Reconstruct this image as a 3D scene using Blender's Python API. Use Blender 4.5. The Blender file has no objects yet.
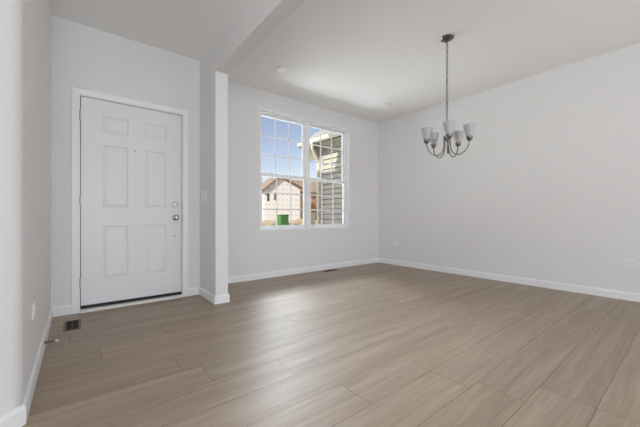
import bpy, bmesh, math, random
from mathutils import Vector, Matrix
random.seed(7)
S = bpy.context.scene
C = S.collection
R = math.radians

# ------------------------------------------------------------------ camera
CAM_H = 0.903
cam_d = bpy.data.cameras.new('camera')
cam_d.sensor_width = 36.0
cam_d.lens = 36.0 * 302.7 / 640.0
cam_d.shift_y = 3.0 / 640.0
cam_d.clip_start = 0.02
cam_d.clip_end = 500
cam = bpy.data.objects.new('camera', cam_d)
cam.location = (0, 0, CAM_H)
cam.rotation_euler = (R(90), 0, R(-38.59))
C.objects.link(cam)
S.camera = cam

# ------------------------------------------------------------------ sky, sun, added daylight lamps
w = bpy.data.worlds.new('sky')
S.world = w
w.use_nodes = True
wn = w.node_tree
sky = wn.nodes.new('ShaderNodeTexSky')
sky.sky_type = 'NISHITA'
sky.sun_disc = False
sky.sun_elevation = R(48)
sky.sun_rotation = R(258)
sky.air_density = 1.0
sky.dust_density = 0.6
sky.ozone_density = 1.6
# tint takes blue out of the sky; unseen bright cloud added overhead for more daylight (depends on elevation only)
SKY_K, ADDED_CLOUD_K = 0.2, 0.8
tint = wn.nodes.new('ShaderNodeVectorMath')
tint.operation = 'MULTIPLY'
tint.inputs[1].default_value = (1.06 * SKY_K, 0.82 * SKY_K, 0.74 * SKY_K)
wn.links.new(sky.outputs[0], tint.inputs[0])
geo = wn.nodes.new('ShaderNodeTexCoord')
sxyz = wn.nodes.new('ShaderNodeSeparateXYZ')
wn.links.new(geo.outputs['Generated'], sxyz.inputs[0])
elev = wn.nodes.new('ShaderNodeMapRange')
elev.interpolation_type = 'SMOOTHSTEP'
elev.inputs['From Min'].default_value = 0.36
elev.inputs['From Max'].default_value = 0.70
elev.inputs['To Min'].default_value = 0.0
elev.inputs['To Max'].default_value = ADDED_CLOUD_K
wn.links.new(sxyz.outputs['Z'], elev.inputs['Value'])
cl_n = wn.nodes.new('ShaderNodeTexNoise')
cl_n.inputs['Scale'].default_value = 3.0
cl_n.inputs['Detail'].default_value = 5
wn.links.new(geo.outputs['Generated'], cl_n.inputs['Vector'])
cl_r = wn.nodes.new('ShaderNodeMapRange')
cl_r.inputs['From Min'].default_value = 0.3
cl_r.inputs['From Max'].default_value = 0.7
cl_r.inputs['To Min'].default_value = 0.6
cl_r.inputs['To Max'].default_value = 1.4
wn.links.new(cl_n.outputs['Fac'], cl_r.inputs['Value'])
cl_m = wn.nodes.new('ShaderNodeMath')
cl_m.operation = 'MULTIPLY'
wn.links.new(elev.outputs[0], cl_m.inputs[0])
wn.links.new(cl_r.outputs[0], cl_m.inputs[1])
cl_c = wn.nodes.new('ShaderNodeVectorMath')
cl_c.operation = 'SCALE'
cl_c.inputs[0].default_value = (0.95, 0.99, 1.04)
wn.links.new(cl_m.outputs[0], cl_c.inputs['Scale'])
both = wn.nodes.new('ShaderNodeVectorMath')
both.operation = 'ADD'
wn.links.new(tint.outputs[0], both.inputs[0])
wn.links.new(cl_c.outputs[0], both.inputs[1])
wn.links.new(both.outputs[0], wn.nodes['Background'].inputs[0])
wn.nodes['Background'].inputs[1].default_value = 1.0

def light(name, kind, loc, energy, color=(1, 1, 1), target=None, size=None):
    d = bpy.data.lights.new(name, kind)
    d.energy = energy
    d.color = color
    if kind == 'AREA':
        d.shape = 'RECTANGLE'
        d.size, d.size_y = size
    o = bpy.data.objects.new(name, d)
    o.location = loc
    if target is not None:
        o.rotation_euler = (Vector(target) - Vector(loc)).to_track_quat('-Z', 'Y').to_euler()
    C.objects.link(o)
    return o

sun = light('sun', 'SUN', (-20, -4, 18), 9.0, (1.0, 0.95, 0.86), target=(0, 0, 3))
sun.rotation_euler = Vector((1.0, 0.2, -0.75)).to_track_quat('-Z', 'Y').to_euler()
sun.data.angle = R(0.5)
# lamps added behind the camera as daylight; the windows they suggest are unseen
DAY = (0.885, 0.99, 1.12)
light('rear_fill_lamp_east', 'AREA', (3.2, -5.35, 1.35), 6, DAY, (3.2, 0, 3.2), (2.4, 2.1))
light('rear_fill_lamp_west', 'AREA', (-0.2, -5.35, 1.35), 138, DAY, (-0.2, 0, 3.7), (1.9, 2.1))
light('left_fill_lamp', 'AREA', (-3.85, -2.6, 1.35), 52, DAY, (0, -1.4, 2.6), (2.6, 2.1))
light('right_fill_lamp', 'AREA', (4.50, -2.6, 1.35), 42, DAY, (0, -2.6, 2.6), (2.6, 2.1))
# lamp added high in front of the house to brighten the dining floor
front = light('front_fill_lamp', 'AREA', (5.6, 10.6, 6.3), 78, (0.92, 0.98, 1.07), (2.3, 3.0, 0.7), (4.0, 2.2))
front.data.spread = R(38)
# low lamp added outside, aimed up through the window to brighten the ceiling
low = light('low_fill_lamp', 'AREA', (1.9, 7.4, -0.1), 150, (0.93, 0.98, 1.03), (2.6, 3.4, 2.1), (5.0, 2.6))
low.data.spread = R(82)

S.view_settings.view_transform = 'Standard'
S.view_settings.look = 'None'
S.view_settings.gamma = 1.0
S.view_settings.use_curve_mapping = False
S.view_settings.exposure = 0.11
S.cycles.max_bounces = 14
S.cycles.diffuse_bounces = 10
S.cycles.transparent_max_bounces = 16
S.cycles.use_denoising = True
S.cycles.sample_clamp_indirect = 6.0

# ------------------------------------------------------------------ materials
def mat(name, col, rough=0.5, metal=0.0, bump=0.0, bscale=200.0, vary=0.0, vscale=3.0, spec=0.5, **kw):
    m = bpy.data.materials.new(name)
    m.use_nodes = True
    nt = m.node_tree
    b = nt.nodes['Principled BSDF']
    b.inputs['Base Color'].default_value = (*col, 1)
    b.inputs['Roughness'].default_value = rough
    b.inputs['Metallic'].default_value = metal
    b.inputs['Specular IOR Level'].default_value = spec
    for k, v in kw.items():
        b.inputs[k.replace('_', ' ')].default_value = v
    tc = nt.nodes.new('ShaderNodeTexCoord')
    if vary > 0:
        n = nt.nodes.new('ShaderNodeTexNoise')
        n.inputs['Scale'].default_value = vscale
        n.inputs['Detail'].default_value = 4
        nt.links.new(tc.outputs['Object'], n.inputs['Vector'])
        mx = nt.nodes.new('ShaderNodeMix')
        mx.data_type = 'RGBA'
        mx.inputs['A'].default_value = (*[max(0, c * (1 - vary)) for c in col], 1)
        mx.inputs['B'].default_value = (*[min(1, c * (1 + vary)) for c in col], 1)
        nt.links.new(n.outputs['Fac'], mx.inputs['Factor'])
        nt.links.new(mx.outputs['Result'], b.inputs['Base Color'])
    if bump > 0:
        n2 = nt.nodes.new('ShaderNodeTexNoise')
        n2.inputs['Scale'].default_value = bscale
        n2.inputs['Detail'].default_value = 3
        nt.links.new(tc.outputs['Object'], n2.inputs['Vector'])
        bp = nt.nodes.new('ShaderNodeBump')
        bp.inputs['Strength'].default_value = bump
        bp.inputs['Distance'].default_value = 0.002
        nt.links.new(n2.outputs['Fac'], bp.inputs['Height'])
        nt.links.new(bp.outputs['Normal'], b.inputs['Normal'])
    return m

M = {}
M['wall'] = mat('wall_paint', (0.775, 0.772, 0.765), 0.75, bump=0.12, bscale=260, vary=0.006, spec=0.3)
M['ceiling'] = mat('ceiling_paint', (0.88, 0.875, 0.865), 0.9, bump=0.15, bscale=180, spec=0.2)
M['trim'] = mat('trim_paint', (0.86, 0.86, 0.86), 0.38, bump=0.03, bscale=120)
M['door'] = mat('door_paint', (0.80, 0.80, 0.80), 0.42, bump=0.05, bscale=300)
M['vinyl'] = mat('window_vinyl', (0.86, 0.87, 0.88), 0.35, vary=0.005)
M['plate'] = mat('outlet_plastic', (0.84, 0.84, 0.83), 0.3, vary=0.004)
M['slot'] = mat('slot_dark', (0.03, 0.03, 0.03), 0.6, vary=0.05)
M['nickel'] = mat('brushed_nickel', (0.20, 0.195, 0.19), 0.38, 1.0, bump=0.04, bscale=500)
M['hardware'] = mat('satin_door_hardware', (0.50, 0.49, 0.47), 0.28, 1.0, vary=0.03)
M['hinge'] = mat('satin_hinge_metal', (0.56, 0.55, 0.53), 0.38, 1.0, vary=0.03)
M['black'] = mat('matte_black', (0.012, 0.012, 0.016), 0.6, vary=0.1)
M['dark_gap'] = mat('grey_weatherstrip', (0.10, 0.10, 0.10), 0.8, vary=0.1)
M['sill'] = mat('threshold_metal', (0.74, 0.71, 0.67), 0.45, 0.0, vary=0.03)
M['register'] = mat('brown_register_metal', (0.15, 0.108, 0.073), 0.45, 0.3, vary=0.08)
M['louver'] = mat('dark_louver_metal', (0.035, 0.025, 0.017), 0.5, vary=0.1)
M['duct'] = mat('dark_duct', (0.008, 0.006, 0.005), 0.8, vary=0.2)
M['white_tip'] = mat('white_rubber', (0.80, 0.77, 0.70), 0.6, vary=0.02)
M['light_lens'] = mat('light_lens', (0.93, 0.93, 0.92), 0.35, vary=0.004)
M['shade'] = mat('frosted_shade_glass', (0.58, 0.58, 0.575), 0.35, vary=0.06, vscale=14, Transmission_Weight=0.18, IOR=1.3)
M['bulb'] = mat('bulb_glass', (0.85, 0.84, 0.80), 0.3, vary=0.01)
# outside
M['dirt'] = mat('dry_dirt', (0.23, 0.175, 0.115), 0.95, bump=0.6, bscale=3, vary=0.35, vscale=0.35)
M['siding'] = mat('vinyl_siding', (0.27, 0.257, 0.215), 0.6, bump=0.05, bscale=40, vary=0.03)
M['ext_trim'] = mat('exterior_white_trim', (0.46, 0.435, 0.36), 0.5, vary=0.02)
M['soffit'] = mat('tan_soffit', (0.24, 0.215, 0.155), 0.6, vary=0.03)
M['corner_post'] = mat('grey_corner_trim', (0.36, 0.355, 0.31), 0.6, vary=0.03)
M['roof_tan'] = mat('tan_shingles', (0.075, 0.06, 0.04), 0.9, bump=0.6, bscale=18, vary=0.2, vscale=8)
M['roof_brown'] = mat('brown_shingles', (0.17, 0.125, 0.085), 0.9, bump=0.5, bscale=6, vary=0.25, vscale=2)
M['green'] = mat('green_cabinet_paint', (0.036, 0.12, 0.022), 0.45, vary=0.06)
M['concrete'] = mat('concrete', (0.5, 0.48, 0.44), 0.9, vary=0.1)
M['lumber'] = mat('stacked_lumber', (0.36, 0.22, 0.11), 0.8, vary=0.25, vscale=2)
M['sheathing'] = mat('brown_sheathing', (0.30, 0.17, 0.085), 0.85, vary=0.15, vscale=1)
M['tanwall'] = mat('tan_wall', (0.56, 0.45, 0.33), 0.85, vary=0.05, vscale=0.6)
M['ext_dark'] = mat('dark_window_opening', (0.05, 0.045, 0.04), 0.35, vary=0.1)
M['exterior'] = mat('exterior_cladding', (0.45, 0.43, 0.38), 0.8, vary=0.03)

# window glass: clear pane with a weak mirror reflection
def glass_mat():
    m = bpy.data.materials.new('window_glass')
    m.use_nodes = True
    nt = m.node_tree
    nt.nodes.clear()
    out = nt.nodes.new('ShaderNodeOutputMaterial')
    mix = nt.nodes.new('ShaderNodeMixShader')
    tr = nt.nodes.new('ShaderNodeBsdfTransparent')
    tr.inputs[0].default_value = (0.96, 0.975, 0.97, 1)
    gl = nt.nodes.new('ShaderNodeBsdfGlossy')
    gl.inputs['Roughness'].default_value = 0.02
    lw = nt.nodes.new('ShaderNodeFresnel')
    lw.inputs['IOR'].default_value = 1.25
    nt.links.new(lw.outputs[0], mix.inputs[0])
    nt.links.new(tr.outputs[0], mix.inputs[1])
    nt.links.new(gl.outputs[0], mix.inputs[2])
    nt.links.new(mix.outputs[0], out.inputs[0])
    return m
M['glass'] = glass_mat()

# floor: grey-brown oak planks along X; every plank has its own tone and grain offset
def floor_mat():
    m = bpy.data.materials.new('oak_planks')
    m.use_nodes = True
    nt = m.node_tree
    N, L = nt.nodes, nt.links
    b = N['Principled BSDF']
    tc = N.new('ShaderNodeTexCoord')
    at = N.new('ShaderNodeAttribute')
    at.attribute_name = 'plank'
    sep = N.new('ShaderNodeSeparateXYZ')
    L.new(at.outputs['Vector'], sep.inputs[0])
    off = N.new('ShaderNodeVectorMath')
    off.operation = 'MULTIPLY_ADD'
    L.new(at.outputs['Vector'], off.inputs[0])
    off.inputs[1].default_value = (37.0, 19.0, 11.0)
    L.new(tc.outputs['Object'], off.inputs[2])
    def noise(scale, detail, dist, rough=0.55):
        mp = N.new('ShaderNodeMapping')
        mp.inputs['Scale'].default_value = scale
        L.new(off.outputs[0], mp.inputs['Vector'])
        n = N.new('ShaderNodeTexNoise')
        n.inputs['Scale'].default_value = 1.0
        n.inputs['Detail'].default_value = detail
        n.inputs['Roughness'].default_value = rough
        n.inputs['Distortion'].default_value = dist
        L.new(mp.outputs[0], n.inputs['Vector'])
        return n
    broad = noise((0.7, 15.0, 1), 4, 0.9, 0.6)
    grain = noise((3.2, 60.0, 1), 5, 0.8, 0.6)
    fine = noise((9.0, 210.0, 1), 2, 0.2)
    cath = noise((1.5, 26.0, 1), 4, 2.2)
    r1 = N.new('ShaderNodeValToRGB')
    r1.color_ramp.elements[0].position = 0.22
    r1.color_ramp.elements[0].color = (0.275, 0.202, 0.142, 1)
    r1.color_ramp.elements[1].position = 0.78
    r1.color_ramp.elements[1].color = (0.42, 0.333, 0.250, 1)
    L.new(broad.outputs['Fac'], r1.inputs[0])
    def mult(col, fac_out, lo, hi, a=0.3, c=0.7):
        mr = N.new('ShaderNodeMapRange')
        mr.inputs['From Min'].default_value = a
        mr.inputs['From Max'].default_value = c
        mr.inputs['To Min'].default_value = lo
        mr.inputs['To Max'].default_value = hi
        L.new(fac_out, mr.inputs['Value'])
        v = N.new('ShaderNodeVectorMath')
        v.operation = 'SCALE'
        L.new(col, v.inputs[0])
        L.new(mr.outputs[0], v.inputs['Scale'])
        return v.outputs[0]
    c = mult(r1.outputs[0], grain.outputs['Fac'], 0.91, 1.08)
    c = mult(c, fine.outputs['Fac'], 0.95, 1.05)
    c = mult(c, cath.outputs['Fac'], 0.93, 1.06)
    c = mult(c, sep.outputs['X'], 0.95, 1.06, 0.0, 1.0)
    L.new(c, b.inputs['Base Color'])
    b.inputs['Roughness'].default_value = 0.42
    rr = N.new('ShaderNodeMapRange')
    rr.inputs['To Min'].default_value = 0.36
    rr.inputs['To Max'].default_value = 0.5
    L.new(grain.outputs['Fac'], rr.inputs['Value'])
    L.new(rr.outputs[0], b.inputs['Roughness'])
    b.inputs['Specular IOR Level'].default_value = 0.38
    bp = N.new('ShaderNodeBump')
    bp.inputs['Strength'].default_value = 0.12
    bp.inputs['Distance'].default_value = 0.001
    L.new(grain.outputs['Fac'], bp.inputs['Height'])
    L.new(bp.outputs[0], b.inputs['Normal'])
    return m
M['floor'] = floor_mat()
M['groove'] = mat('plank_groove', (0.14, 0.105, 0.078), 0.8, vary=0.1)

# house wrap: white sheeting with rows of printed grey dashes
def wrap_mat():
    m = bpy.data.materials.new('house_wrap')
    m.use_nodes = True
    nt = m.node_tree
    N, L = nt.nodes, nt.links
    b = N['Principled BSDF']
    b.inputs['Roughness'].default_value = 0.7
    tc = N.new('ShaderNodeTexCoord')
    sp = N.new('ShaderNodeSeparateXYZ')
    L.new(tc.outputs['Object'], sp.inputs[0])
    def mth(op, a, bb):
        n = N.new('ShaderNodeMath')
        n.operation = op
        for i, v in enumerate((a, bb)):
            if isinstance(v, (int, float)):
                n.inputs[i].default_value = v
            else:
                L.new(v, n.inputs[i])
        return n.outputs[0]
    rowf = mth('FRACT', mth('DIVIDE', sp.outputs['Z'], 1.35), 0)
    row = mth('LESS_THAN', rowf, 0.13)
    colf = mth('FRACT', mth('DIVIDE', sp.outputs['X'], 1.25), 0)
    colm = mth('LESS_THAN', colf, 0.5)
    fac = mth('MULTIPLY', row, colm)
    mx = N.new('ShaderNodeMix')
    mx.data_type = 'RGBA'
    mx.inputs['A'].default_value = (0.60, 0.565, 0.53, 1)
    mx.inputs['B'].default_value = (0.33, 0.31, 0.31, 1)
    L.new(fac, mx.inputs['Factor'])
    L.new(mx.outputs['Result'], b.inputs['Base Color'])
    return m
M['wrap'] = wrap_mat()

# ------------------------------------------------------------------ mesh helpers
class MB:
    def __init__(self):
        self.bm = bmesh.new()
    def box(self, x0, x1, y0, y1, z0, z1, bevel=0.0, seg=2):
        v = [self.bm.verts.new((x, y, z)) for x in (x0, x1) for y in (y0, y1) for z in (z0, z1)]
        f = [(0, 1, 3, 2), (4, 6, 7, 5), (0, 4, 5, 1), (2, 3, 7, 6), (0, 2, 6, 4), (1, 5, 7, 3)]
        fs = [self.bm.faces.new([v[i] for i in q]) for q in f]
        if bevel > 0:
            es = list({e for q in fs for e in q.edges})
            bmesh.ops.bevel(self.bm, geom=es, offset=bevel, segments=seg, affect='EDGES', profile=0.5)
        return self
    def prism(self, pts, axis, a0, a1):
        # closed polygon pts (2-D) extruded along an axis
        def P(p, a):
            if axis == 'X': return (a, p[0], p[1])
            if axis == 'Y': return (p[0], a, p[1])
            return (p[0], p[1], a)
        A = [self.bm.verts.new(P(p, a0)) for p in pts]
        B = [self.bm.verts.new(P(p, a1)) for p in pts]
        n = len(pts)
        self.bm.faces.new(A)
        self.bm.faces.new(B[::-1])
        for i in range(n):
            self.bm.faces.new([A[i], B[i], B[(i + 1) % n], A[(i + 1) % n]])
        return self
    def sweep(self, path, prof, closed=False):
        # profile (d outward to the left of travel, z) swept along a plan polyline with mitred corners
        n = len(path)
        P = [Vector(p) for p in path]
        rings = []
        for i in range(n):
            ta = (P[i] - P[i - 1]).normalized() if i > 0 else (P[1] - P[0]).normalized()
            tb = (P[i + 1] - P[i]).normalized() if i < n - 1 else ta
            na, nb = Vector((-ta.y, ta.x)), Vector((-tb.y, tb.x))
            m = (na + nb).normalized()
            k = 1.0 / max(0.3, m.dot(na))
            rings.append([self.bm.verts.new((P[i].x + m.x * k * d, P[i].y + m.y * k * d, z)) for d, z in prof])
        q = len(prof)
        for i in range(n - 1):
            for j in range(q):
                self.bm.faces.new([rings[i][j], rings[i + 1][j], rings[i + 1][(j + 1) % q], rings[i][(j + 1) % q]])
        self.bm.faces.new(rings[0][::-1])
        self.bm.faces.new(rings[-1])
        return self
    def lathe(self, prof, seg=32, axis='Z', loc=(0, 0, 0), caps=True):
        rings = []
        L = Vector(loc)
        def P(r, t, h):
            c, s = r * math.cos(t), r * math.sin(t)
            if axis == 'Z': v = (c, s, h)
            elif axis == 'Y': v = (c, h, s)
            else: v = (h, c, s)
            return Vector(v) + L
        for r, h in prof:
            if r < 1e-6:
                rings.append([self.bm.verts.new(P(0, 0, h))])
            else:
                rings.append([self.bm.verts.new(P(r, 2 * math.pi * k / seg, h)) for k in range(seg)])
        for a, b in zip(rings, rings[1:]):
            if len(a) == 1 and len(b) == 1:
                continue
            for k in range(seg):
                k2 = (k + 1) % seg
                if len(a) == 1: self.bm.faces.new([a[0], b[k2], b[k]])
                elif len(b) == 1: self.bm.faces.new([a[k], a[k2], b[0]])
                else: self.bm.faces.new([a[k], a[k2], b[k2], b[k]])
        if caps:
            if len(rings[0]) > 1: self.bm.faces.new(rings[0][::-1])
            if len(rings[-1]) > 1: self.bm.faces.new(rings[-1])
        return self
    def tube(self, pts, r, seg=10, closed=False):
        P = [Vector(p) for p in pts]
        n = len(P)
        rings = []
        up = None
        for i in range(n):
            a = P[i - 1] if (i > 0 or closed) else P[i]
            b = P[(i + 1) % n] if (i < n - 1 or closed) else P[i]
            t = (b - a).normalized()
            if up is None:
                up = t.orthogonal().normalized()
            up = (up - t * up.dot(t)).normalized()
            s = t.cross(up)
            rr = r[i] if isinstance(r, (list, tuple)) else r
            rings.append([self.bm.verts.new(P[i] + (up * math.cos(2 * math.pi * k / seg) + s * math.sin(2 * math.pi * k / seg)) * rr) for k in range(seg)])
        m = n if closed else n - 1
        for i in range(m):
            a, b = rings[i], rings[(i + 1) % n]
            for k in range(seg):
                self.bm.faces.new([a[k], a[(k + 1) % seg], b[(k + 1) % seg], b[k]])
        if not closed:
            self.bm.faces.new(rings[0][::-1])
            self.bm.faces.new(rings[-1])
        return self
    def build(self, name, m, parent=None, smooth=False, loc=None, recalc=True):
        if recalc:
            bmesh.ops.recalc_face_normals(self.bm, faces=self.bm.faces[:])
        me = bpy.data.meshes.new(name)
        self.bm.to_mesh(me)
        self.bm.free()
        for mm in (m if isinstance(m, (list, tuple)) else [m]):
            me.materials.append(mm)
        if smooth:
            for p in me.polygons:
                p.use_smooth = True
            try:
                me.set_sharp_from_angle(angle=R(40))
            except Exception:
                pass
        o = bpy.data.objects.new(name, me)
        C.objects.link(o)
        if parent: o.parent = parent
        if loc: o.location = loc
        return o

def tag(o, label=None, cat=None, group=None, kind=None):
    if label: o['label'] = label
    if cat: o['category'] = cat
    if group: o['group'] = group
    if kind: o['kind'] = kind
    return o

def empty(name, loc, rz=0.0):
    o = bpy.data.objects.new(name, None)
    o.empty_display_size = 0.1
    o.location = loc
    o.rotation_euler = (0, 0, rz)
    C.objects.link(o)
    return o

def copy_tree(o, parent=None):
    c = o.copy()
    C.objects.link(c)
    if parent: c.parent = parent
    for ch in list(o.children):
        copy_tree(ch, c)
    return c

def struct(o, label, cat):
    return tag(o, label, cat, kind='structure')

# ------------------------------------------------------------------ dimensions
XL, XR = -0.192, 4.634          # entry left wall, right wall
YD, YW = 3.633, 3.964           # door wall, window wall
HE, HD = 2.715, 2.74            # entry and dining ceilings
PX0, PX1, PY = 1.105, 1.236, 3.112   # divider stub
YB = -5.5                       # rear wall
XB = -4.0                       # far left wall of the space behind the camera
ANG = (-0.192, 1.835)           # outer corner where the wall turns 45 degrees

# ------------------------------------------------------------------ floor
PW = 0.2275
bm = bmesh.new()
lay = bm.verts.layers.float_vector.new('plank')
Y0 = 0.301
k0, k1 = math.floor((YB - Y0) / PW), math.ceil((YW - Y0) / PW)
joint = {0: 1.91, 1: 1.70, 2: 1.605, 3: 1.102, 4: 2.35, 5: 0.975, 6: 2.73, 7: 0.477, 8: 1.46, 9: 0.113, 10: 0.534, 11: 2.1, 12: 1.3, 13: 0.2, 14: 1.75, -1: 1.91}
LEN = 2.15
g = 0.0012
def quad(x0, x1, y0, y1, z, mi, val):
    vs = [bm.verts.new((x, y, z)) for x, y in ((x0, y0), (x1, y0), (x1, y1), (x0, y1))]
    for v in vs: v[lay] = val
    f = bm.faces.new(vs)
    f.material_index = mi
for k in range(k0, k1):
    ya, yb = Y0 + k * PW, Y0 + (k + 1) * PW
    j = joint.get(k, random.uniform(0, LEN))
    x = j - LEN * math.ceil((j - XB) / LEN)
    while x < XR + 0.05:
        a, b_ = max(x, XB - 0.05), min(x + LEN, XR + 0.06)
        y1 = min(yb, YW + 0.02)
        if b_ > a + 0.01:
            val = (random.random(), random.random(), random.random())
            quad(a + g, b_ - g, ya + g, y1 - g, 0.0, 0, val)
        x += LEN
quad(XB - 0.05, XR + 0.06, YB, YW + 0.02, -0.0012, 1, (0, 0, 0))
me = bpy.data.meshes.new('floor')
bm.to_mesh(me)
bm.free()
me.materials.append(M['floor'])
me.materials.append(M['groove'])
fl = bpy.data.objects.new('floor', me)
C.objects.link(fl)
struct(fl, 'grey-brown oak plank floor running across the whole empty room', 'floor')
slab = MB().box(XB - 0.2, XR + 0.2, YB - 0.2, YW + 0.15, -0.22, -0.004).build('floor_slab', M['concrete'])
struct(slab, 'concrete slab under the plank floor', 'floor')

# ------------------------------------------------------------------ walls and ceilings
def wall(name, mb, label, m='wall'):
    return struct(mb.build(name, M[m]), label, 'wall')

# entry door wall with the door opening
DX0, DX1, DZ = -0.004, 0.926, 2.056       # rough opening (jamb outer)
b = MB()
b.box(XL - 0.15, DX0, YD, YD + 0.16, 0, HD)
b.box(DX1, PX0 + 0.02, YD, YD + 0.16, 0, HD)
b.box(DX0, DX1, YD, YD + 0.16, DZ, HD)
wall('wall_entry', b, 'pale wall around the white front door in the entry')

# window wall with the window opening
WX0, WX1, WZ0, WZ1 = 2.045, 3.842, 0.692, 2.478
WT = 0.15
b = MB()
b.box(PX1 - 0.02, WX0, YW, YW + WT, 0, HD)
b.box(WX1, XR + 0.15, YW, YW + WT, 0, HD)
b.box(WX0, WX1, YW, YW + WT, 0, WZ0)
b.box(WX0, WX1, YW, YW + WT, WZ1, HD)
wall('wall_window', b, 'pale dining room wall around the twin window')

b = MB()
b.box(XR, XR + 0.15, -1.2, YW, 0, HD)
b.box(XR, XR + 0.15, YB, -4.0, 0, HD)
b.box(XR, XR + 0.15, -4.0, -1.2, 0, 0.3)
b.box(XR, XR + 0.15, -4.0, -1.2, 2.4, HD)
wall('wall_right', b, 'long bare pale wall on the right behind the chandelier')

# left wall: entry side plus the 45-degree return towards the camera
ax, ay = ANG
br = 0.10
bt = br * math.tan(R(22.5))
bcx, bcy = ax - br, ay + bt
nose = [(bcx + br * math.cos(-R(45) * t / 6), bcy + br * math.sin(-R(45) * t / 6)) for t in range(7)]
b = MB().prism([(ax, YD)] + nose + [(ax - 1.35, ay - 1.35), (ax - 1.35, YD)], 'Z', 0, HD)
wall('wall_left', b, 'pale left wall that turns at an angle in the foreground')
# rear space
b = MB()
b.box(XB - 0.15, XB, YB, -4.0, 0, HD)
b.box(XB - 0.15, XB, -1.2, 0.475, 0, HD)
b.box(XB - 0.15, XB, -4.0, -1.2, 0, 0.3)
b.box(XB - 0.15, XB, -4.0, -1.2, 2.4, HD)
b.box(XB - 0.15, ax - 1.35, 0.475, 0.625, 0, HD)
wall('wall_far_left', b, 'pale wall of the space behind the camera, left side')
b = MB()
for x0, x1 in ((XB - 0.15, -1.15), (0.75, 2.0), (4.4, XR + 0.15)):
    b.box(x0, x1, YB - 0.15, YB, 0, HD)
for x0, x1 in ((-1.15, 0.75), (2.0, 4.4)):
    b.box(x0, x1, YB - 0.15, YB, 0, 0.3)
    b.box(x0, x1, YB - 0.15, YB, 2.4, HD)
wall('wall_back', b, 'pale rear wall behind the camera with two wide openings')

# divider: wall stub beside the entry and the dropped header running from it
HZ = 2.405
wall('wall_divider', MB().box(PX0, PX1, PY, YW, 0, HZ), 'narrow pale wall stub between front door and window')
struct(MB().box(PX0, PX1, YB, YW, HZ, HD).build('beam', M['wall']), 'dropped pale ceiling header running from the wall stub', 'beam')
struct(MB().box(XB - 0.15, PX0, YB - 0.15, YD + 0.16, HE, HD + 0.2).build('ceiling', M['ceiling']), 'entry ceiling left of the dropped header', 'ceiling')
struct(MB().box(PX1, XR + 0.15, YB - 0.15, YW + WT, HD, HD + 0.2).build('ceiling', M['ceiling']), 'dining room ceiling with the chandelier, right of the header', 'ceiling')

# upper storey and its roof overhang; an unseen slab added to keep sun off the lower wing
b = MB()
b.box(XB - 0.15, XR + 0.2, YB - 0.15, YW + WT, HD + 0.2, 6.2)
b.box(XB - 0.6, XR + 0.2, YB - 0.6, 4.5, 6.2, 6.38)
struct(b.build('exterior_upper_wall', M['exterior']), 'upper storey of this house with its eave', 'house')
b = MB().box(-0.8, 2.0, YW + WT, 5.75, 4.12, 4.29)
b.box(-0.75, -0.6, 5.55, 5.7, -0.2, 4.12)
struct(b.build('sun_blocker', M['exterior']), 'unseen slab added above the front door to shade the wing', 'roof')

# ------------------------------------------------------------------ baseboards
BH, BT = 0.088, 0.014
prof = [(0.0, 0.0), (BT, 0.0), (BT, BH - 0.018), (BT - 0.004, BH - 0.010), (BT - 0.005, BH - 0.003), (BT - 0.008, BH), (0.0, BH)]
def baseboard(name, path, label):
    return struct(MB().sweep(path, prof).build(name, M['trim']), label, 'baseboard')
CW = 0.058   # door casing width
CO0, CO1 = -0.052, 0.977   # casing outer edges
baseboard('baseboard_right', [(XR, YB), (XR, YW - BT)], 'white baseboard along the long right wall')
baseboard('baseboard_window', [(XR, YW), (PX1, YW)], 'white baseboard under the window')
baseboard('baseboard_divider', [(PX1, YW - BT), (PX1, PY), (PX0, PY), (PX0, YD)], 'white baseboard wrapped around the narrow wall stub')
baseboard('baseboard_entry', [(PX0 - BT, YD), (CO1, YD)], 'short white baseboard between door casing and wall stub')
baseboard('baseboard_corner', [(CO0, YD), (XL, YD)], 'short white baseboard left of the front door casing')
baseboard('baseboard_left', [(XL, YD - BT), (ax, ay), (ax - 1.3, ay - 1.3)], 'white baseboard along the left wall and its angled return')

# ------------------------------------------------------------------ front door
door = empty('door_1', (0.46, YD, 0))
struct(door, 'white six-panel front door with satin knob and deadbolt', 'door')
ox = -0.46
LX0, LX1, LZ0, LZ1 = 0.0185, 0.9065, 0.060, 2.036
def door_leaf():
    bm = bmesh.new()
    xs = [LX0, 0.183, 0.399, 0.545, 0.749, LX1]
    zs = [LZ0, 0.288, 0.812, 0.990, 1.600, 1.722, 1.888, LZ1]
    V = {}
    y = 0.004
    for i, x in enumerate(xs):
        for j, z in enumerate(zs):
            V[i, j] = bm.verts.new((x + ox, y, z))
    panels = []
    for i in range(5):
        for j in range(7):
            f = bm.faces.new([V[i, j], V[i + 1, j], V[i + 1, j + 1], V[i, j + 1]])
            if i in (1, 3) and j in (1, 3, 5): panels.append(f)
    bmesh.ops.recalc_face_normals(bm, faces=bm.faces[:])
    if bm.faces[0].normal.y > 0:
        bmesh.ops.reverse_faces(bm, faces=bm.faces[:])
    for t, d in ((0.016, -0.008), (0.008, 0.0), (0.026, 0.006)):
        bmesh.ops.inset_individual(bm, faces=panels, thickness=t, depth=d)
    # sides and back
    bd = [e for e in bm.edges if e.is_boundary]
    ret = bmesh.ops.extrude_edge_only(bm, edges=bd)
    nv = [v for v in ret['geom'] if isinstance(v, bmesh.types.BMVert)]
    for v in nv: v.co.y += 0.044
    ne = [e for e in ret['geom'] if isinstance(e, bmesh.types.BMEdge)]
    bmesh.ops.contextual_create(bm, geom=ne)
    mb = MB()
    mb.bm.free()
    mb.bm = bm
    return mb
leaf = door_leaf().build('door_leaf', M['door'], door)
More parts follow.
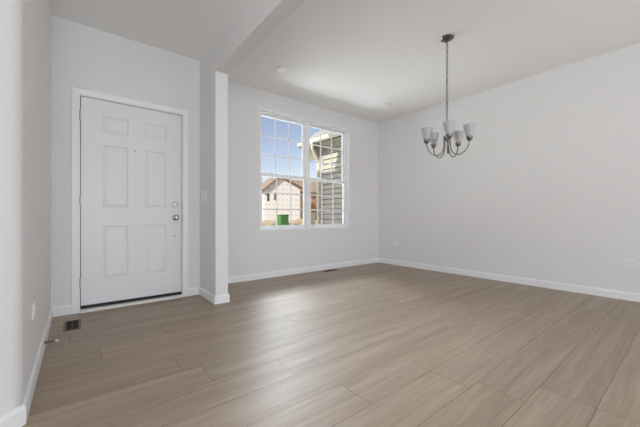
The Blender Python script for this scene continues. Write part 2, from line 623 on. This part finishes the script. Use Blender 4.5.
# jamb with stop behind the leaf (dark weatherstrip line shows in the gap)
j = MB()
j.box(DX0 + ox, 0.0125 + ox, 0.0, 0.16, 0, DZ)
j.box(0.9125 + ox, DX1 + ox, 0.0, 0.16, 0, DZ)
j.box(0.0125 + ox, 0.9125 + ox, 0.0, 0.16, 2.0425, DZ)
j.build('door_jamb', M['trim'], door)
j = MB()
j.box(0.0125 + ox, 0.030 + ox, 0.052, 0.085, 0.03, 2.0425)
j.box(0.895 + ox, 0.9125 + ox, 0.052, 0.085, 0.03, 2.0425)
j.box(0.030 + ox, 0.895 + ox, 0.052, 0.085, 2.025, 2.0425)
j.build('weatherstrip', M['dark_gap'], door)
# casing: two legs and a head, mitred flat profile with eased edges
def casing():
    mb = MB()
    # profile across the width: (offset from inner edge, projection)
    pr = [(0.0, 0.0), (0.0, 0.010), (0.006, 0.013), (CW - 0.014, 0.017), (CW - 0.004, 0.017), (CW, 0.013), (CW, 0.0)]
    ix0, ix1, iz = CO0 + CW, CO1 - CW, 2.05
    path = [(ix0, 0.0, -1, 0), (ix0, iz, -1, 1), (ix1, iz, 1, 1), (ix1, 0.0, 1, 0)]
    rings = []
    for x, z, dx, dz in path:
        rings.append([mb.bm.verts.new((x + dx * o_ + ox, -p_, z + dz * o_)) for o_, p_ in pr])
    q = len(pr)
    for a, c in zip(rings, rings[1:]):
        for k in range(q):
            mb.bm.faces.new([a[k], c[k], c[(k + 1) % q], a[(k + 1) % q]])
    mb.bm.faces.new(rings[0])
    mb.bm.faces.new(rings[-1][::-1])
    return mb
casing().build('casing', M['trim'], door)
MB().box(LX0 + ox, LX1 + ox, -0.001, 0.05, 0.031, LZ0, 0.002, 1).build('door_bottom_strip', M['black'], door)  # black strip between the door leaf and the threshold
MB().prism([(-0.030, 0.0), (-0.028, 0.012), (-0.012, 0.024), (0.03, 0.030), (0.16, 0.030), (0.16, 0.0)], 'X', DX0 + 0.017 + ox, DX1 - 0.014 + ox).build('threshold', M['sill'], door)
for z in (1.857, 1.058, 0.277):
    h = MB()
    for a in range(5):
        h.lathe([(0.0058, 0.0), (0.0066, 0.001), (0.0066, 0.0168), (0.0058, 0.0178)], 12, 'Z', (0.0125 + ox, -0.005, z - 0.045 + a * 0.018))
    h.lathe([(0.0, -0.004), (0.005, -0.002), (0.0045, 0.0)], 12, 'Z', (0.0125 + ox, -0.005, z - 0.045), caps=False)
    h.lathe([(0.0045, 0.09), (0.005, 0.092), (0.0, 0.094)], 12, 'Z', (0.0125 + ox, -0.005, z - 0.045), caps=False)
    h.box(0.0135 + ox, 0.018 + ox, -0.004, 0.03, z - 0.045, z + 0.045)
    h.build('hinge', M['hinge'], door, smooth=True)
KX = 0.846
MB().lathe([(0.0, 0.0), (0.033, 0.0), (0.033, -0.006), (0.028, -0.011), (0.013, -0.013), (0.011, -0.034), (0.018, -0.040), (0.026, -0.047), (0.0275, -0.056), (0.024, -0.064), (0.014, -0.069), (0.0, -0.070)][::-1], 28, 'Y', (KX + ox, 0.004, 0.892), caps=False).build('door_knob', M['hardware'], door, smooth=True)
db = MB().lathe([(0.0, 0.0), (0.031, 0.0), (0.031, -0.008), (0.026, -0.014), (0.0, -0.015)][::-1], 28, 'Y', (KX - 0.004 + ox, 0.004, 1.036), caps=False).build('deadbolt', M['hardware'], door, smooth=True)
MB().box(KX - 0.004 + ox - 0.005, KX - 0.004 + ox + 0.005, -0.032, -0.009, 1.036 - 0.018, 1.036 + 0.018, 0.003).build('thumb_turn', M['hardware'], db)
MB().lathe([(0.0, 0.0), (0.010, 0.0), (0.010, -0.003), (0.007, -0.005), (0.0, -0.004)][::-1], 16, 'Y', (KX - 0.010 + ox, 0.004, 0.686), caps=False).build('metal_button', M['hardware'], door, smooth=True)
ph = MB().lathe([(0.0, 0.0), (0.009, 0.0), (0.009, -0.003), (0.006, -0.005), (0.0055, -0.003), (0.0, -0.003)][::-1], 18, 'Y', (0.461 + ox, 0.004, 1.579), caps=False).build('peephole', M['hardware'], door, smooth=True)
MB().box(0.9068 + ox, 0.9124 + ox, 0.010, 0.03, 0.855, 0.925).build('latch', M['black'], door)
MB().box(0.9068 + ox, 0.9124 + ox, 0.012, 0.03, 1.012, 1.060).build('latch', M['black'], door)

# ------------------------------------------------------------------ windows
LT = 0.018
b = MB()
b.box(WX0, WX0 + LT, YW - 0.006, YW + 0.085, WZ0, WZ1)
b.box(WX1 - LT, WX1, YW - 0.006, YW + 0.085, WZ0, WZ1)
b.box(WX0 + LT, WX1 - LT, YW - 0.006, YW + 0.085, WZ1 - LT, WZ1)
b.box(WX0 + LT, WX1 - LT, YW - 0.006, YW + 0.085, WZ0, WZ0 + LT)
struct(b.build('trim_1', M['trim']), 'white jamb liner around the twin window opening', 'window trim')
MX = 2.948   # centre of the mullion (at the recessed plane)
def make_window(name, x0, x1, label):
    z0, z1 = WZ0 + LT, WZ1 - LT
    cx = (x0 + x1) / 2
    root = empty(name, (cx, YW + 0.05, z0))
    struct(root, label, 'window')
    hx, H = (x1 - x0) / 2, z1 - z0
    F = 0.022
    def rect_frame(mb, xa, xb, za, zb, t, y0, y1, tb=None, tt=None):
        tb = tb or t; tt = tt or t
        mb.box(xa, xa + t, y0, y1, za, zb)
        mb.box(xb - t, xb, y0, y1, za, zb)
        mb.box(xa + t, xb - t, y0, y1, zb - tt, zb)
        mb.box(xa + t, xb - t, y0, y1, za, za + tb)
    mb = MB()
    rect_frame(mb, -hx, hx, 0, H, F, 0.0, 0.09)
    # track steps on the jambs
    mb.box(-hx + F, -hx + F + 0.008, 0.040, 0.048, F, H - F)
    mb.box(hx - F - 0.008, hx - F, 0.040, 0.048, F, H - F)
    mb.build('window_frame', M['vinyl'], root)
    zm = 0.815   # meeting rail height above the frame bottom
    def sash(za, zb, y0, nm, tb, tt):
        xa, xb = -hx + F + 0.004, hx - F - 0.004
        t = 0.030
        mb = MB()
        rect_frame(mb, xa, xb, za, zb, t, y0, y0 + 0.03, tb, tt)
        s = mb.build(nm, M['vinyl'], root)
        gx0, gx1, gz0, gz1 = xa + t, xb - t, za + tb, zb - tt
        MB().box(gx0 - 0.004, gx1 + 0.004, y0 + 0.0215, y0 + 0.0235, gz0 - 0.004, gz1 + 0.004).build('glass_pane', M['glass'], s)
        gr = MB()
        gw = 0.0095
        for k in (1, 2):
            x = gx0 + (gx1 - gx0) * k / 3
            gr.box(x - gw, x + gw, y0 + 0.011, y0 + 0.019, gz0, gz1)
            z = gz0 + (gz1 - gz0) * k / 3
            for i in range(3):
                xa_ = gx0 + (gx1 - gx0) * i / 3 + (gw if i else 0)
                xb_ = gx0 + (gx1 - gx0) * (i + 1) / 3 - (gw if i < 2 else 0)
                gr.box(xa_, xb_, y0 + 0.011, y0 + 0.019, z - gw, z + gw)
        gr.build('grille', M['vinyl'], s)
        return s
    sash(zm - 0.022, H - F - 0.002, 0.048, 'upper_sash', 0.040, 0.030)
    low = sash(F + 0.002, zm + 0.022, 0.008, 'lower_sash', 0.034, 0.040)
    for sx in (-0.25, 0.25):
        lk = MB()
        zt = zm + 0.022
        lk.box(sx * (x1 - x0) - 0.030, sx * (x1 - x0) + 0.030, 0.010, 0.036, zt, zt + 0.008, 0.002, 1)
        lk.lathe([(0.011, 0.0), (0.012, 0.010), (0.009, 0.014), (0.0, 0.015)], 14, 'Z', (sx * (x1 - x0), 0.022, zt + 0.008))
        lk.box(sx * (x1 - x0) - 0.004, sx * (x1 - x0) + 0.026, 0.006, 0.018, zt + 0.012, zt + 0.019, 0.002, 1)
        lk.build('sash_lock', M['vinyl'], root, smooth=True)
    return root
make_window('window_1', WX0 + LT, MX - 0.012, 'left double-hung half of the twin window, white grilles')
make_window('window_2', MX + 0.012, WX1 - LT, 'right double-hung half of the twin window, white grilles')
struct(MB().box(MX - 0.012, MX + 0.012, YW + 0.044, YW + 0.145, WZ0 + LT, WZ1 - LT).build('trim_2', M['vinyl']), 'white mullion between the two window halves', 'window trim')

# ------------------------------------------------------------------ chandelier
ch = empty('chandelier', (2.96, 1.617, HD))
tag(ch, 'nickel five-arm chandelier with white frosted bell shades hanging on a chain', 'chandelier')
MB().lathe([(0.0, 0.0), (0.066, 0.0), (0.067, -0.006), (0.062, -0.014), (0.045, -0.024), (0.020, -0.031), (0.010, -0.033), (0.009, -0.045), (0.0, -0.046)], 36, caps=False).build('canopy', M['nickel'], ch, smooth=True)
zc0, zc1 = -0.045, -0.755
n_l = 19
chain = MB()
pitch = (zc0 - zc1) / n_l
for k in range(n_l):
    zc = zc0 - pitch * (k + 0.5)
    pts = []
    a, hh = 0.0105, pitch * 0.5 + 0.003
    for t in range(16):
        th = 2 * math.pi * t / 16
        x = a * math.cos(th)
        z = hh * math.sin(th)
        pts.append((x, 0, zc + z) if k % 2 == 0 else (0, x, zc + z))
    chain.tube(pts, 0.0027, 6, closed=True)
wire = [(0.004 * math.sin(t * 1.3), 0.004 * math.cos(t * 1.3), zc0 + (zc1 - zc0) * t / 40) for t in range(41)]
chain.tube(wire, 0.0014, 6)
chain.build('chain', M['nickel'], ch, smooth=True)
st = MB()
loop = [(0.011 * math.cos(2 * math.pi * t / 20), 0, -0.766 + 0.013 * math.sin(2 * math.pi * t / 20)) for t in range(20)]
st.tube(loop, 0.0028, 8, closed=True)
st.lathe([(0.0, -0.777), (0.006, -0.778), (0.008, -0.786), (0.0052, -0.795), (0.0052, -1.000), (0.009, -1.004), (0.012, -1.012), (0.030, -1.018), (0.033, -1.026), (0.033, -1.040), (0.028, -1.048), (0.012, -1.056), (0.009, -1.062), (0.0, -1.065)], 24, caps=False)
st.build('stem', M['nickel'], ch, smooth=True)
def bez(P, n=30):
    # Catmull-Rom through the control points
    Q = [Vector(p) for p in P]
    Q = [Q[0] * 2 - Q[1]] + Q + [Q[-1] * 2 - Q[-2]]
    out = []
    seg = max(4, n // (len(Q) - 3))
    for i in range(1, len(Q) - 2):
        for k in range(seg):
            t = k / seg
            p0, p1, p2, p3 = Q[i - 1], Q[i], Q[i + 1], Q[i + 2]
            out.append(0.5 * ((2 * p1) + (p2 - p0) * t + (2 * p0 - 5 * p1 + 4 * p2 - p3) * t * t + (3 * p1 - p0 - 3 * p2 + p3) * t ** 3))
    out.append(Q[-2])
    return out
RA = 0.21
for k in range(5):
    cam_az = math.atan2(math.cos(R(38.59)), math.sin(R(38.59)))    # heading the camera looks along
    th = (cam_az - math.pi / 2) + R(180 - 72 * k)
    e = Vector((math.cos(th), math.sin(th), 0))
    def at(r, z):
        return Vector((e.x * r, e.y * r, z - HD))
    arm = MB()
    path = bez([at(0.031, 1.722), at(0.032, 1.66), at(0.036, 1.60), at(0.058, 1.552), at(0.105, 1.528), at(0.155, 1.545), at(0.195, 1.592), at(RA, 1.655)], 42)
    arm.tube(path, 0.0056, 10)
    c = at(0.031, 0)
    arm.lathe([(0.0, 1.735), (0.007, 1.731), (0.009, 1.724), (0.007, 1.717), (0.0, 1.714)], 14, 'Z', (c.x, c.y, -HD), caps=False)
    a_o = arm.build('arm', M['nickel'], ch, smooth=True)
    p = at(RA, 0)
    cup = MB().lathe([(0.0, 1.648), (0.010, 1.649), (0.014, 1.655), (0.024, 1.662), (0.029, 1.674), (0.031, 1.693), (0.028, 1.695), (0.0, 1.695)], 24, 'Z', (p.x, p.y, -HD), caps=False)
    cup.build('cup', M['nickel'], a_o, smooth=True)
    outer = [(0.0265, 1.690), (0.0335, 1.704), (0.0405, 1.726), (0.0465, 1.752), (0.0515, 1.780), (0.0555, 1.808)]
    inner = [(r - 0.0035, z) for r, z in outer][::-1]
    sh = MB().lathe(outer + [(0.0540, 1.8095)] + inner + [(0.0, 1.699)], 36, 'Z', (p.x, p.y, -HD), caps=False)
    sh.build('shade', M['shade'], a_o, smooth=True)
    bl = MB().lathe([(0.0, 1.700), (0.013, 1.700), (0.013, 1.722), (0.018, 1.740), (0.022, 1.758), (0.019, 1.776), (0.009, 1.787), (0.0, 1.789)], 20, 'Z', (p.x, p.y, -HD), caps=False)
    bl.build('bulb', M['bulb'], a_o, smooth=True)

# ------------------------------------------------------------------ ceiling disc lights
def disc_light(x, y, label):
    root = empty('ceiling_light', (x, y, HD))
    tag(root, label, 'ceiling light', 'round disc lights on the dining ceiling')
    MB().lathe([(0.0, 0.0), (0.080, 0.0), (0.081, -0.010), (0.077, -0.019), (0.068, -0.0245), (0.058, -0.0235), (0.056, -0.015), (0.0, -0.015)], 40, caps=False).build('trim_ring', M['trim'], root, smooth=True)
    MB().lathe([(0.0, -0.0155), (0.0555, -0.0155), (0.050, -0.0225), (0.030, -0.0265), (0.0, -0.027)], 36, caps=False).build('lens', M['light_lens'], root, smooth=True)
    return root
disc_light(1.985, 3.24, 'round white disc light on the ceiling nearest the dropped header')
disc_light(3.965, 3.24, 'round white disc light on the ceiling near the far right corner')

# ------------------------------------------------------------------ outlets (mounted sideways) and the switch
def make_outlet():
    root = empty('wall_outlet', (0, 0, 0))
    # local: plate face looks towards -Y, plate lies in XZ
    p = MB().box(-0.057, 0.057, -0.006, 0.0, -0.035, 0.035, 0.0022, 2)
    p.build('cover_plate', M['plate'], root)
    for s in (-1, 1):
        r = MB().box(s * 0.0195 - 0.0145, s * 0.0195 + 0.0145, -0.0082, -0.005, -0.0165, 0.0165, 0.004, 2).build('receptacle', M['plate'], root)
        q = MB()
        q.box(s * 0.0195 - 0.004, s * 0.0195 + 0.004, -0.0086, -0.0075, 0.004, 0.0062)
        q.box(s * 0.0195 - 0.004, s * 0.0195 + 0.003, -0.0086, -0.0075, -0.0072, -0.005)
        q.lathe([(0.0, 0.0), (0.0024, 0.0), (0.0024, 0.0011), (0.0, 0.0011)], 10, 'Y', (s * 0.0195 + 0.009, -0.0086, 0.0), caps=False)
        q.build('slots', M['slot'], r)
    MB().lathe([(0.0, 0.0), (0.003, 0.0), (0.003, 0.001), (0.0, 0.001)], 10, 'Y', (0, -0.0068, 0), caps=False).build('screw', M['nickel'], root)
    return root
OG = 'white sideways wall outlets'
spots = [((1.747, YW, 0.400), 0.0, 'white sideways outlet under the window, next to the wall stub'),
         ((XR, 3.55, 0.398), -90, 'white sideways outlet at the far end of the right wall'),
         ((XR, 0.460, 0.402), -90, 'white sideways outlet nearest the camera on the right wall'),
         ((XL, 2.247, 0.390), 90, 'white sideways outlet on the left wall near the front door')]
proto = make_outlet()
for i, (loc, rz, lab) in enumerate(spots):
    o = proto if i == 0 else copy_tree(proto)
    o.location = loc
    o.rotation_euler = (0, 0, R(rz))
    tag(o, lab, 'outlet', OG)

sw = empty('light_switch', (PX0, 3.47, 1.135), R(-90))
sw.location = (PX0, 3.47, 1.135)
tag(sw, 'white three-rocker light switch plate on the side of the wall stub', 'light switch')
MB().box(-0.082, 0.082, -0.006, 0.0, -0.057, 0.057, 0.0022, 2).build('cover_plate', M['plate'], sw)
for s in (-1, 0, 1):
    MB().prism([(-0.0055, -0.033), (-0.0065, -0.033), (-0.0085, 0.0), (-0.0125, 0.033), (-0.0055, 0.033)], 'X', s * 0.046 - 0.0165, s * 0.046 + 0.0165).build('rocker', M['plate'], sw)

# ------------------------------------------------------------------ floor registers
def register(x, y, rz, label):
    root = empty('floor_register', (x, y, 0), R(rz))
    tag(root, label, 'floor vent', 'dark brown metal floor registers')
    L, W = 0.148, 0.057
    fr = MB()
    # frame with sloped edges
    l, w_ = L - 0.020, W - 0.018
    outer = [(-L, -W), (L, -W), (L, W), (-L, W)]
    mid = [(-L + 0.010, -W + 0.010), (L - 0.010, -W + 0.010), (L - 0.010, W - 0.010), (-L + 0.010, W - 0.010)]
    inn = [(-l, -w_), (l, -w_), (l, w_), (-l, w_)]
    rings = [[fr.bm.verts.new((px, py, z)) for px, py in ring] for ring, z in ((outer, 0.0), (mid, 0.005), (inn, 0.005), (inn, 0.001))]
    for a, c in zip(rings, rings[1:]):
        for k in range(4):
            fr.bm.faces.new([a[k], a[(k + 1) % 4], c[(k + 1) % 4], c[k]])
    fr.build('frame', M['register'], root, recalc=True)
    MB().box(-l, l, -w_, w_, 0.0004, 0.0010).build('dark_opening', M['duct'], root)
    sl = MB()
    n = 19
    for k in range(n):
        px = -l + (k + 0.5) * 2 * l / n
        sl.box(px - 0.0012, px + 0.0012, -w_, w_, 0.001, 0.0046)
    sl.box(-l, l, -0.003, 0.003, 0.001, 0.0048)
    sl.build('louvers', M['louver'], root)
    MB().box(0.05, 0.056, -0.006, 0.006, 0.0046, 0.009, 0.001, 1).build('damper_lever', M['register'], root)
register(-0.040, 3.245, 90, 'dark brown metal floor register near the front door')
register(3.277, 3.838, 0, 'dark brown metal floor register under the window')

# ------------------------------------------------------------------ door stop on the left baseboard
ds = empty('door_stop', (XL + BT, 2.752, 0.052))
tag(ds, 'spring door stop with white tip on the left baseboard', 'door stop')
MB().lathe([(0.0, 0.0), (0.013, 0.0), (0.013, 0.003), (0.008, 0.008), (0.0, 0.009)], 18, 'X', caps=False).build('base', M['nickel'], ds, smooth=True)
coil = [(0.006 + 0.050 * t / 120, 0.0042 * math.cos(t * 0.9), 0.0042 * math.sin(t * 0.9)) for t in range(121)]
MB().tube(coil, 0.0012, 5).build('spring', M['nickel'], ds, smooth=True)
MB().lathe([(0.0, 0.054), (0.0062, 0.054), (0.0075, 0.058), (0.0075, 0.068), (0.006, 0.072), (0.0, 0.073)], 18, 'X', caps=False).build('tip', M['white_tip'], ds, smooth=True)

# ================================================================== outside
struct(MB().box(-60, 160, YW + WT + 0.02, 220, -0.5, -0.2).build('ground', M['dirt']), 'bare tan building-site dirt outside the window', 'ground')

struct(MB().box(-1.5, 4.95, YW + WT + 0.02, 8.5, -0.2, -0.16).build('bounce_slab', M['concrete']), 'unseen grey slab added outside the window for neutral bounced light', 'ground')  # unseen slab added so light bounced indoors is less warm

# wing of this house seen through the right half of the window
wing = empty('house_wing', (5.0, 5.2, -0.2))
tag(wing, 'beige lap-sided house wing with white gutter right outside the window', 'building')
def wl(x, y, z): return (x - 5.0, y - 5.2, z + 0.2)
WXS, WY0, WY1, WH = 5.0, YW + WT + 0.02, 6.2, 2.74
sd = MB()
n = 23
cz = (WH + 0.2) / n
for k in range(n):
    z0 = k * cz
    # each course leans out at its lower edge; wraps the far end
    y0, y1 = WY0 - 5.2, WY1 - 5.2
    sd.prism([(-0.022, z0 + 0.022), (-0.012, z0 + cz), (0.06, z0 + cz), (0.06, z0), (0.03, z0), (0.03, z0 + 0.022)], 'Y', y0, y1)
sd.build('siding', M['siding'], wing)
MB().box(0.06, 5.0, WY0 - 5.2, WY1 - 5.2, 0, WH + 0.2).build('wall', M['siding'], wing)
MB().box(-0.026, 0.06, WY1 - 5.2 - 0.06, WY1 - 5.2 + 0.02, 0, WH + 0.2).build('corner_board', M['corner_post'], wing)
# roof with gable overhang at the far end
RY1 = 6.72
sl = 0.667
rf = MB().prism([(-0.35, 3.03), (-0.35, 3.07), (2.5, 3.07 + 2.85 * sl), (5.35, 3.07), (5.35, 3.03), (2.5, 3.03 + 2.85 * sl)], 'Y', WY0 - 5.2, RY1 - 5.2)
rf.build('roof', M['roof_tan'], wing)
MB().prism([(0.0, 2.94), (5.0, 2.94), (2.5, 2.94 + 2.5 * sl)], 'Y', WY0 - 5.2, WY1 - 5.2).build('gable', M['siding'], wing)
MB().box(-0.33, 0.0, WY0 - 5.2, RY1 - 5.2, 2.93, 2.95).build('soffit', M['soffit'], wing)
fs = MB().box(-0.33, -0.31, WY0 - 5.2, RY1 - 5.2, 2.93, 3.06)
fs.build('fascia', M['ext_trim'], wing)
# rake boards closing the far gable overhang
rk = MB().prism([(-0.33, 2.92), (-0.33, 3.04), (2.5, 3.04 + 2.83 * sl), (5.33, 3.04), (5.33, 2.92), (2.5, 2.92 + 2.83 * sl)], 'Y', RY1 - 5.2 - 0.03, RY1 - 5.2 + 0.005)
rk.prism([(-0.32, 2.93), (0.0, 2.93), (0.0, 3.22)], 'Y', RY1 - 5.2 - 0.05, RY1 - 5.2 - 0.03)
rk.build('rake_board', M['ext_trim'], wing)
# boxed eave return at the gable end
MB().prism([(-0.20, 2.88), (-0.20, 2.93), (0.0, 2.93), (0.0, 2.64), (-0.03, 2.64)], 'Y', 1.07, RY1 - 5.2 - 0.06).build('eave_return', M['soffit'], wing)
gp = [(-0.33, 2.97), (-0.395, 2.978), (-0.41, 3.01), (-0.41, 3.05), (-0.404, 3.05), (-0.403, 3.012), (-0.392, 2.985), (-0.33, 2.978)]
MB().prism(gp, 'Y', WY0 - 5.2, RY1 - 5.2 + 0.01).build('gutter', M['ext_trim'], wing)
dp = MB()
dpts = [(-0.37, 0.93, 2.975), (-0.37, 0.93, 2.90), (-0.34, 0.95, 2.84), (-0.10, 1.045, 2.60), (-0.065, 1.055, 2.54), (-0.065, 1.055, 0.15), (-0.10, 1.055, 0.06), (-0.25, 1.055, 0.02)]
dp.tube(dpts, 0.042, 10)
dp.build('downspout', M['ext_trim'], wing)

# house across the way, still in white house wrap
HY = 68.0
hs = empty('house_under_construction', (41.5, HY, -0.2), R(-9))
tag(hs, 'unfinished gabled house in printed white house wrap, brown roof', 'building')
def H2(x, z): return (x - 41.5, z + 0.2)
gx0, gx1, gpk = 36.7, 46.8, 41.0
gw = MB().prism([H2(gx0, -0.2), H2(gx1, -0.2), H2(gx1, 8.55), H2(gpk, 11.25), H2(gx0, 7.75)], 'Y', 0.0, 9.0)
gw.build('gable_wall', M['wrap'], hs)
# roof planes of the gable, thick and overhanging
r1 = MB().prism([H2(gx0 - 0.75, 7.15), H2(gx0 - 0.75, 7.55), H2(gpk, 11.75), H2(gpk, 11.3)], 'Y', -0.5, 9.0)
r1.prism([H2(gpk, 11.3), H2(gpk, 11.75), H2(gx1 + 0.6, 8.75), H2(gx1 + 0.6, 8.4)], 'Y', -0.5, 9.0)
r1.build('gable_roof', M['roof_brown'], hs)
# main body to the right, set back, ridge along X
bx0, bx1 = 41.0, 62.0
mb = MB().prism([(3.0, 0.0), (13.0, 0.0), (13.0, 8.2), (8.0, 11.4), (3.0, 8.2)], 'X', bx0 - 41.5, bx1 - 41.5)
mb.build('main_wall', M['tanwall'], hs)
mr = MB().prism([(2.2, 7.7), (2.2, 8.1), (8.0, 11.95), (13.8, 8.1), (13.8, 7.7), (8.0, 11.55)], 'X', bx0 - 41.5 - 0.3, bx1 - 41.5 + 0.5)
mr.build('main_roof', M['roof_brown'], hs)
for x, z0, z1, ww in ((37.75, 4.9, 7.0, 0.55), (39.65, 5.2, 7.1, 0.5)):
    f = MB().box(x - ww / 2 - 41.5, x + ww / 2 - 41.5, -0.06, 0.02, z0 + 0.2, z1 + 0.2).build('window', M['ext_dark'], hs)
for x, z0, z1, ww in ((47.25, 6.2, 7.6, 0.8), (47.25, 3.6, 5.0, 0.8), (47.25, 0.8, 2.0, 0.8)):
    MB().box(gx1 - 41.5 - 0.02, gx1 - 41.5 + 0.08, 0.6, 2.2, z0, z1).build('window', M['ext_dark'], hs)
MB().box(52.0 - 41.5, 56.2 - 41.5, 2.9, 3.02, 4.6, 7.0).build('sheathing_panel', M['sheathing'], hs)
MB().box(53.4 - 41.5, 54.6 - 41.5, 2.85, 3.02, 0.0, 4.3).build('doorway', M['ext_dark'], hs)
MB().box(51.0 - 41.5, 53.2 - 41.5, 2.9, 3.02, 2.2, 4.6).build('sheathing_panel', M['sheathing'], hs)

# green utility cabinet in the yard
gc = empty('utility_cabinet', (12.46, 20.0, -0.2), R(-4))
tag(gc, 'green metal utility cabinet standing in the dirt before the wrapped house', 'utility cabinet')
MB().box(-0.31, 0.36, 0.0, 0.8, 0.08, 1.18, 0.02, 2).build('cabinet_body', M['green'], gc)
MB().box(-0.335, 0.385, -0.03, 0.83, 1.18, 1.26, 0.02, 2).build('lid', M['green'], gc)
MB().box(-0.45, 0.5, -0.1, 0.9, 0.0, 0.08).build('pad', M['concrete'], gc)
MB().box(-0.02, 0.02, -0.03, 0.0, 0.6, 0.75, 0.006, 1).build('handle', M['green'], gc)
# lumber stack and dirt mounds in front of the wrapped house
lm = empty('lumber_stack', (21.9, 38.0, -0.2))
tag(lm, 'low stack of brown lumber on the dirt, left of the green cabinet', 'lumber')
for r_ in range(3):
    for k in range(6):
        MB().box(-2.0 + 0.1 * ((r_ + k) % 2), 2.0 - 0.08 * (k % 3), -0.9 + k * 0.3, -0.9 + k * 0.3 + 0.26, 0.02 + r_ * 0.14, 0.02 + r_ * 0.14 + 0.12).build('board', M['lumber'], lm)
def mound(x, y, rx, ry, h, label):
    bm_ = bmesh.new()
    bmesh.ops.create_icosphere(bm_, subdivisions=4, radius=1.0)
    for v in bm_.verts:
        n_ = 0.12 * math.sin(v.co.x * 7 + x) * math.cos(v.co.y * 6 + y) + 0.06 * math.sin(v.co.z * 13 + v.co.x * 11)
        v.co = Vector((v.co.x * rx * (1 + n_), v.co.y * ry * (1 + n_), max(v.co.z, -0.1) * h * (1 + n_)))
    mb = MB()
    mb.bm.free()
    mb.bm = bm_
    o = mb.build('dirt_mound', M['dirt'], loc=(x, y, -0.2), smooth=True)
    return tag(o, label, 'dirt mound', 'mounds of tan dirt outside')
mound(17.3, 30.0, 2.0, 1.2, 0.62, 'mound of tan dirt left of the green cabinet')
mound(23.2, 33.0, 2.2, 1.4, 0.75, 'mound of tan dirt right of the green cabinet')
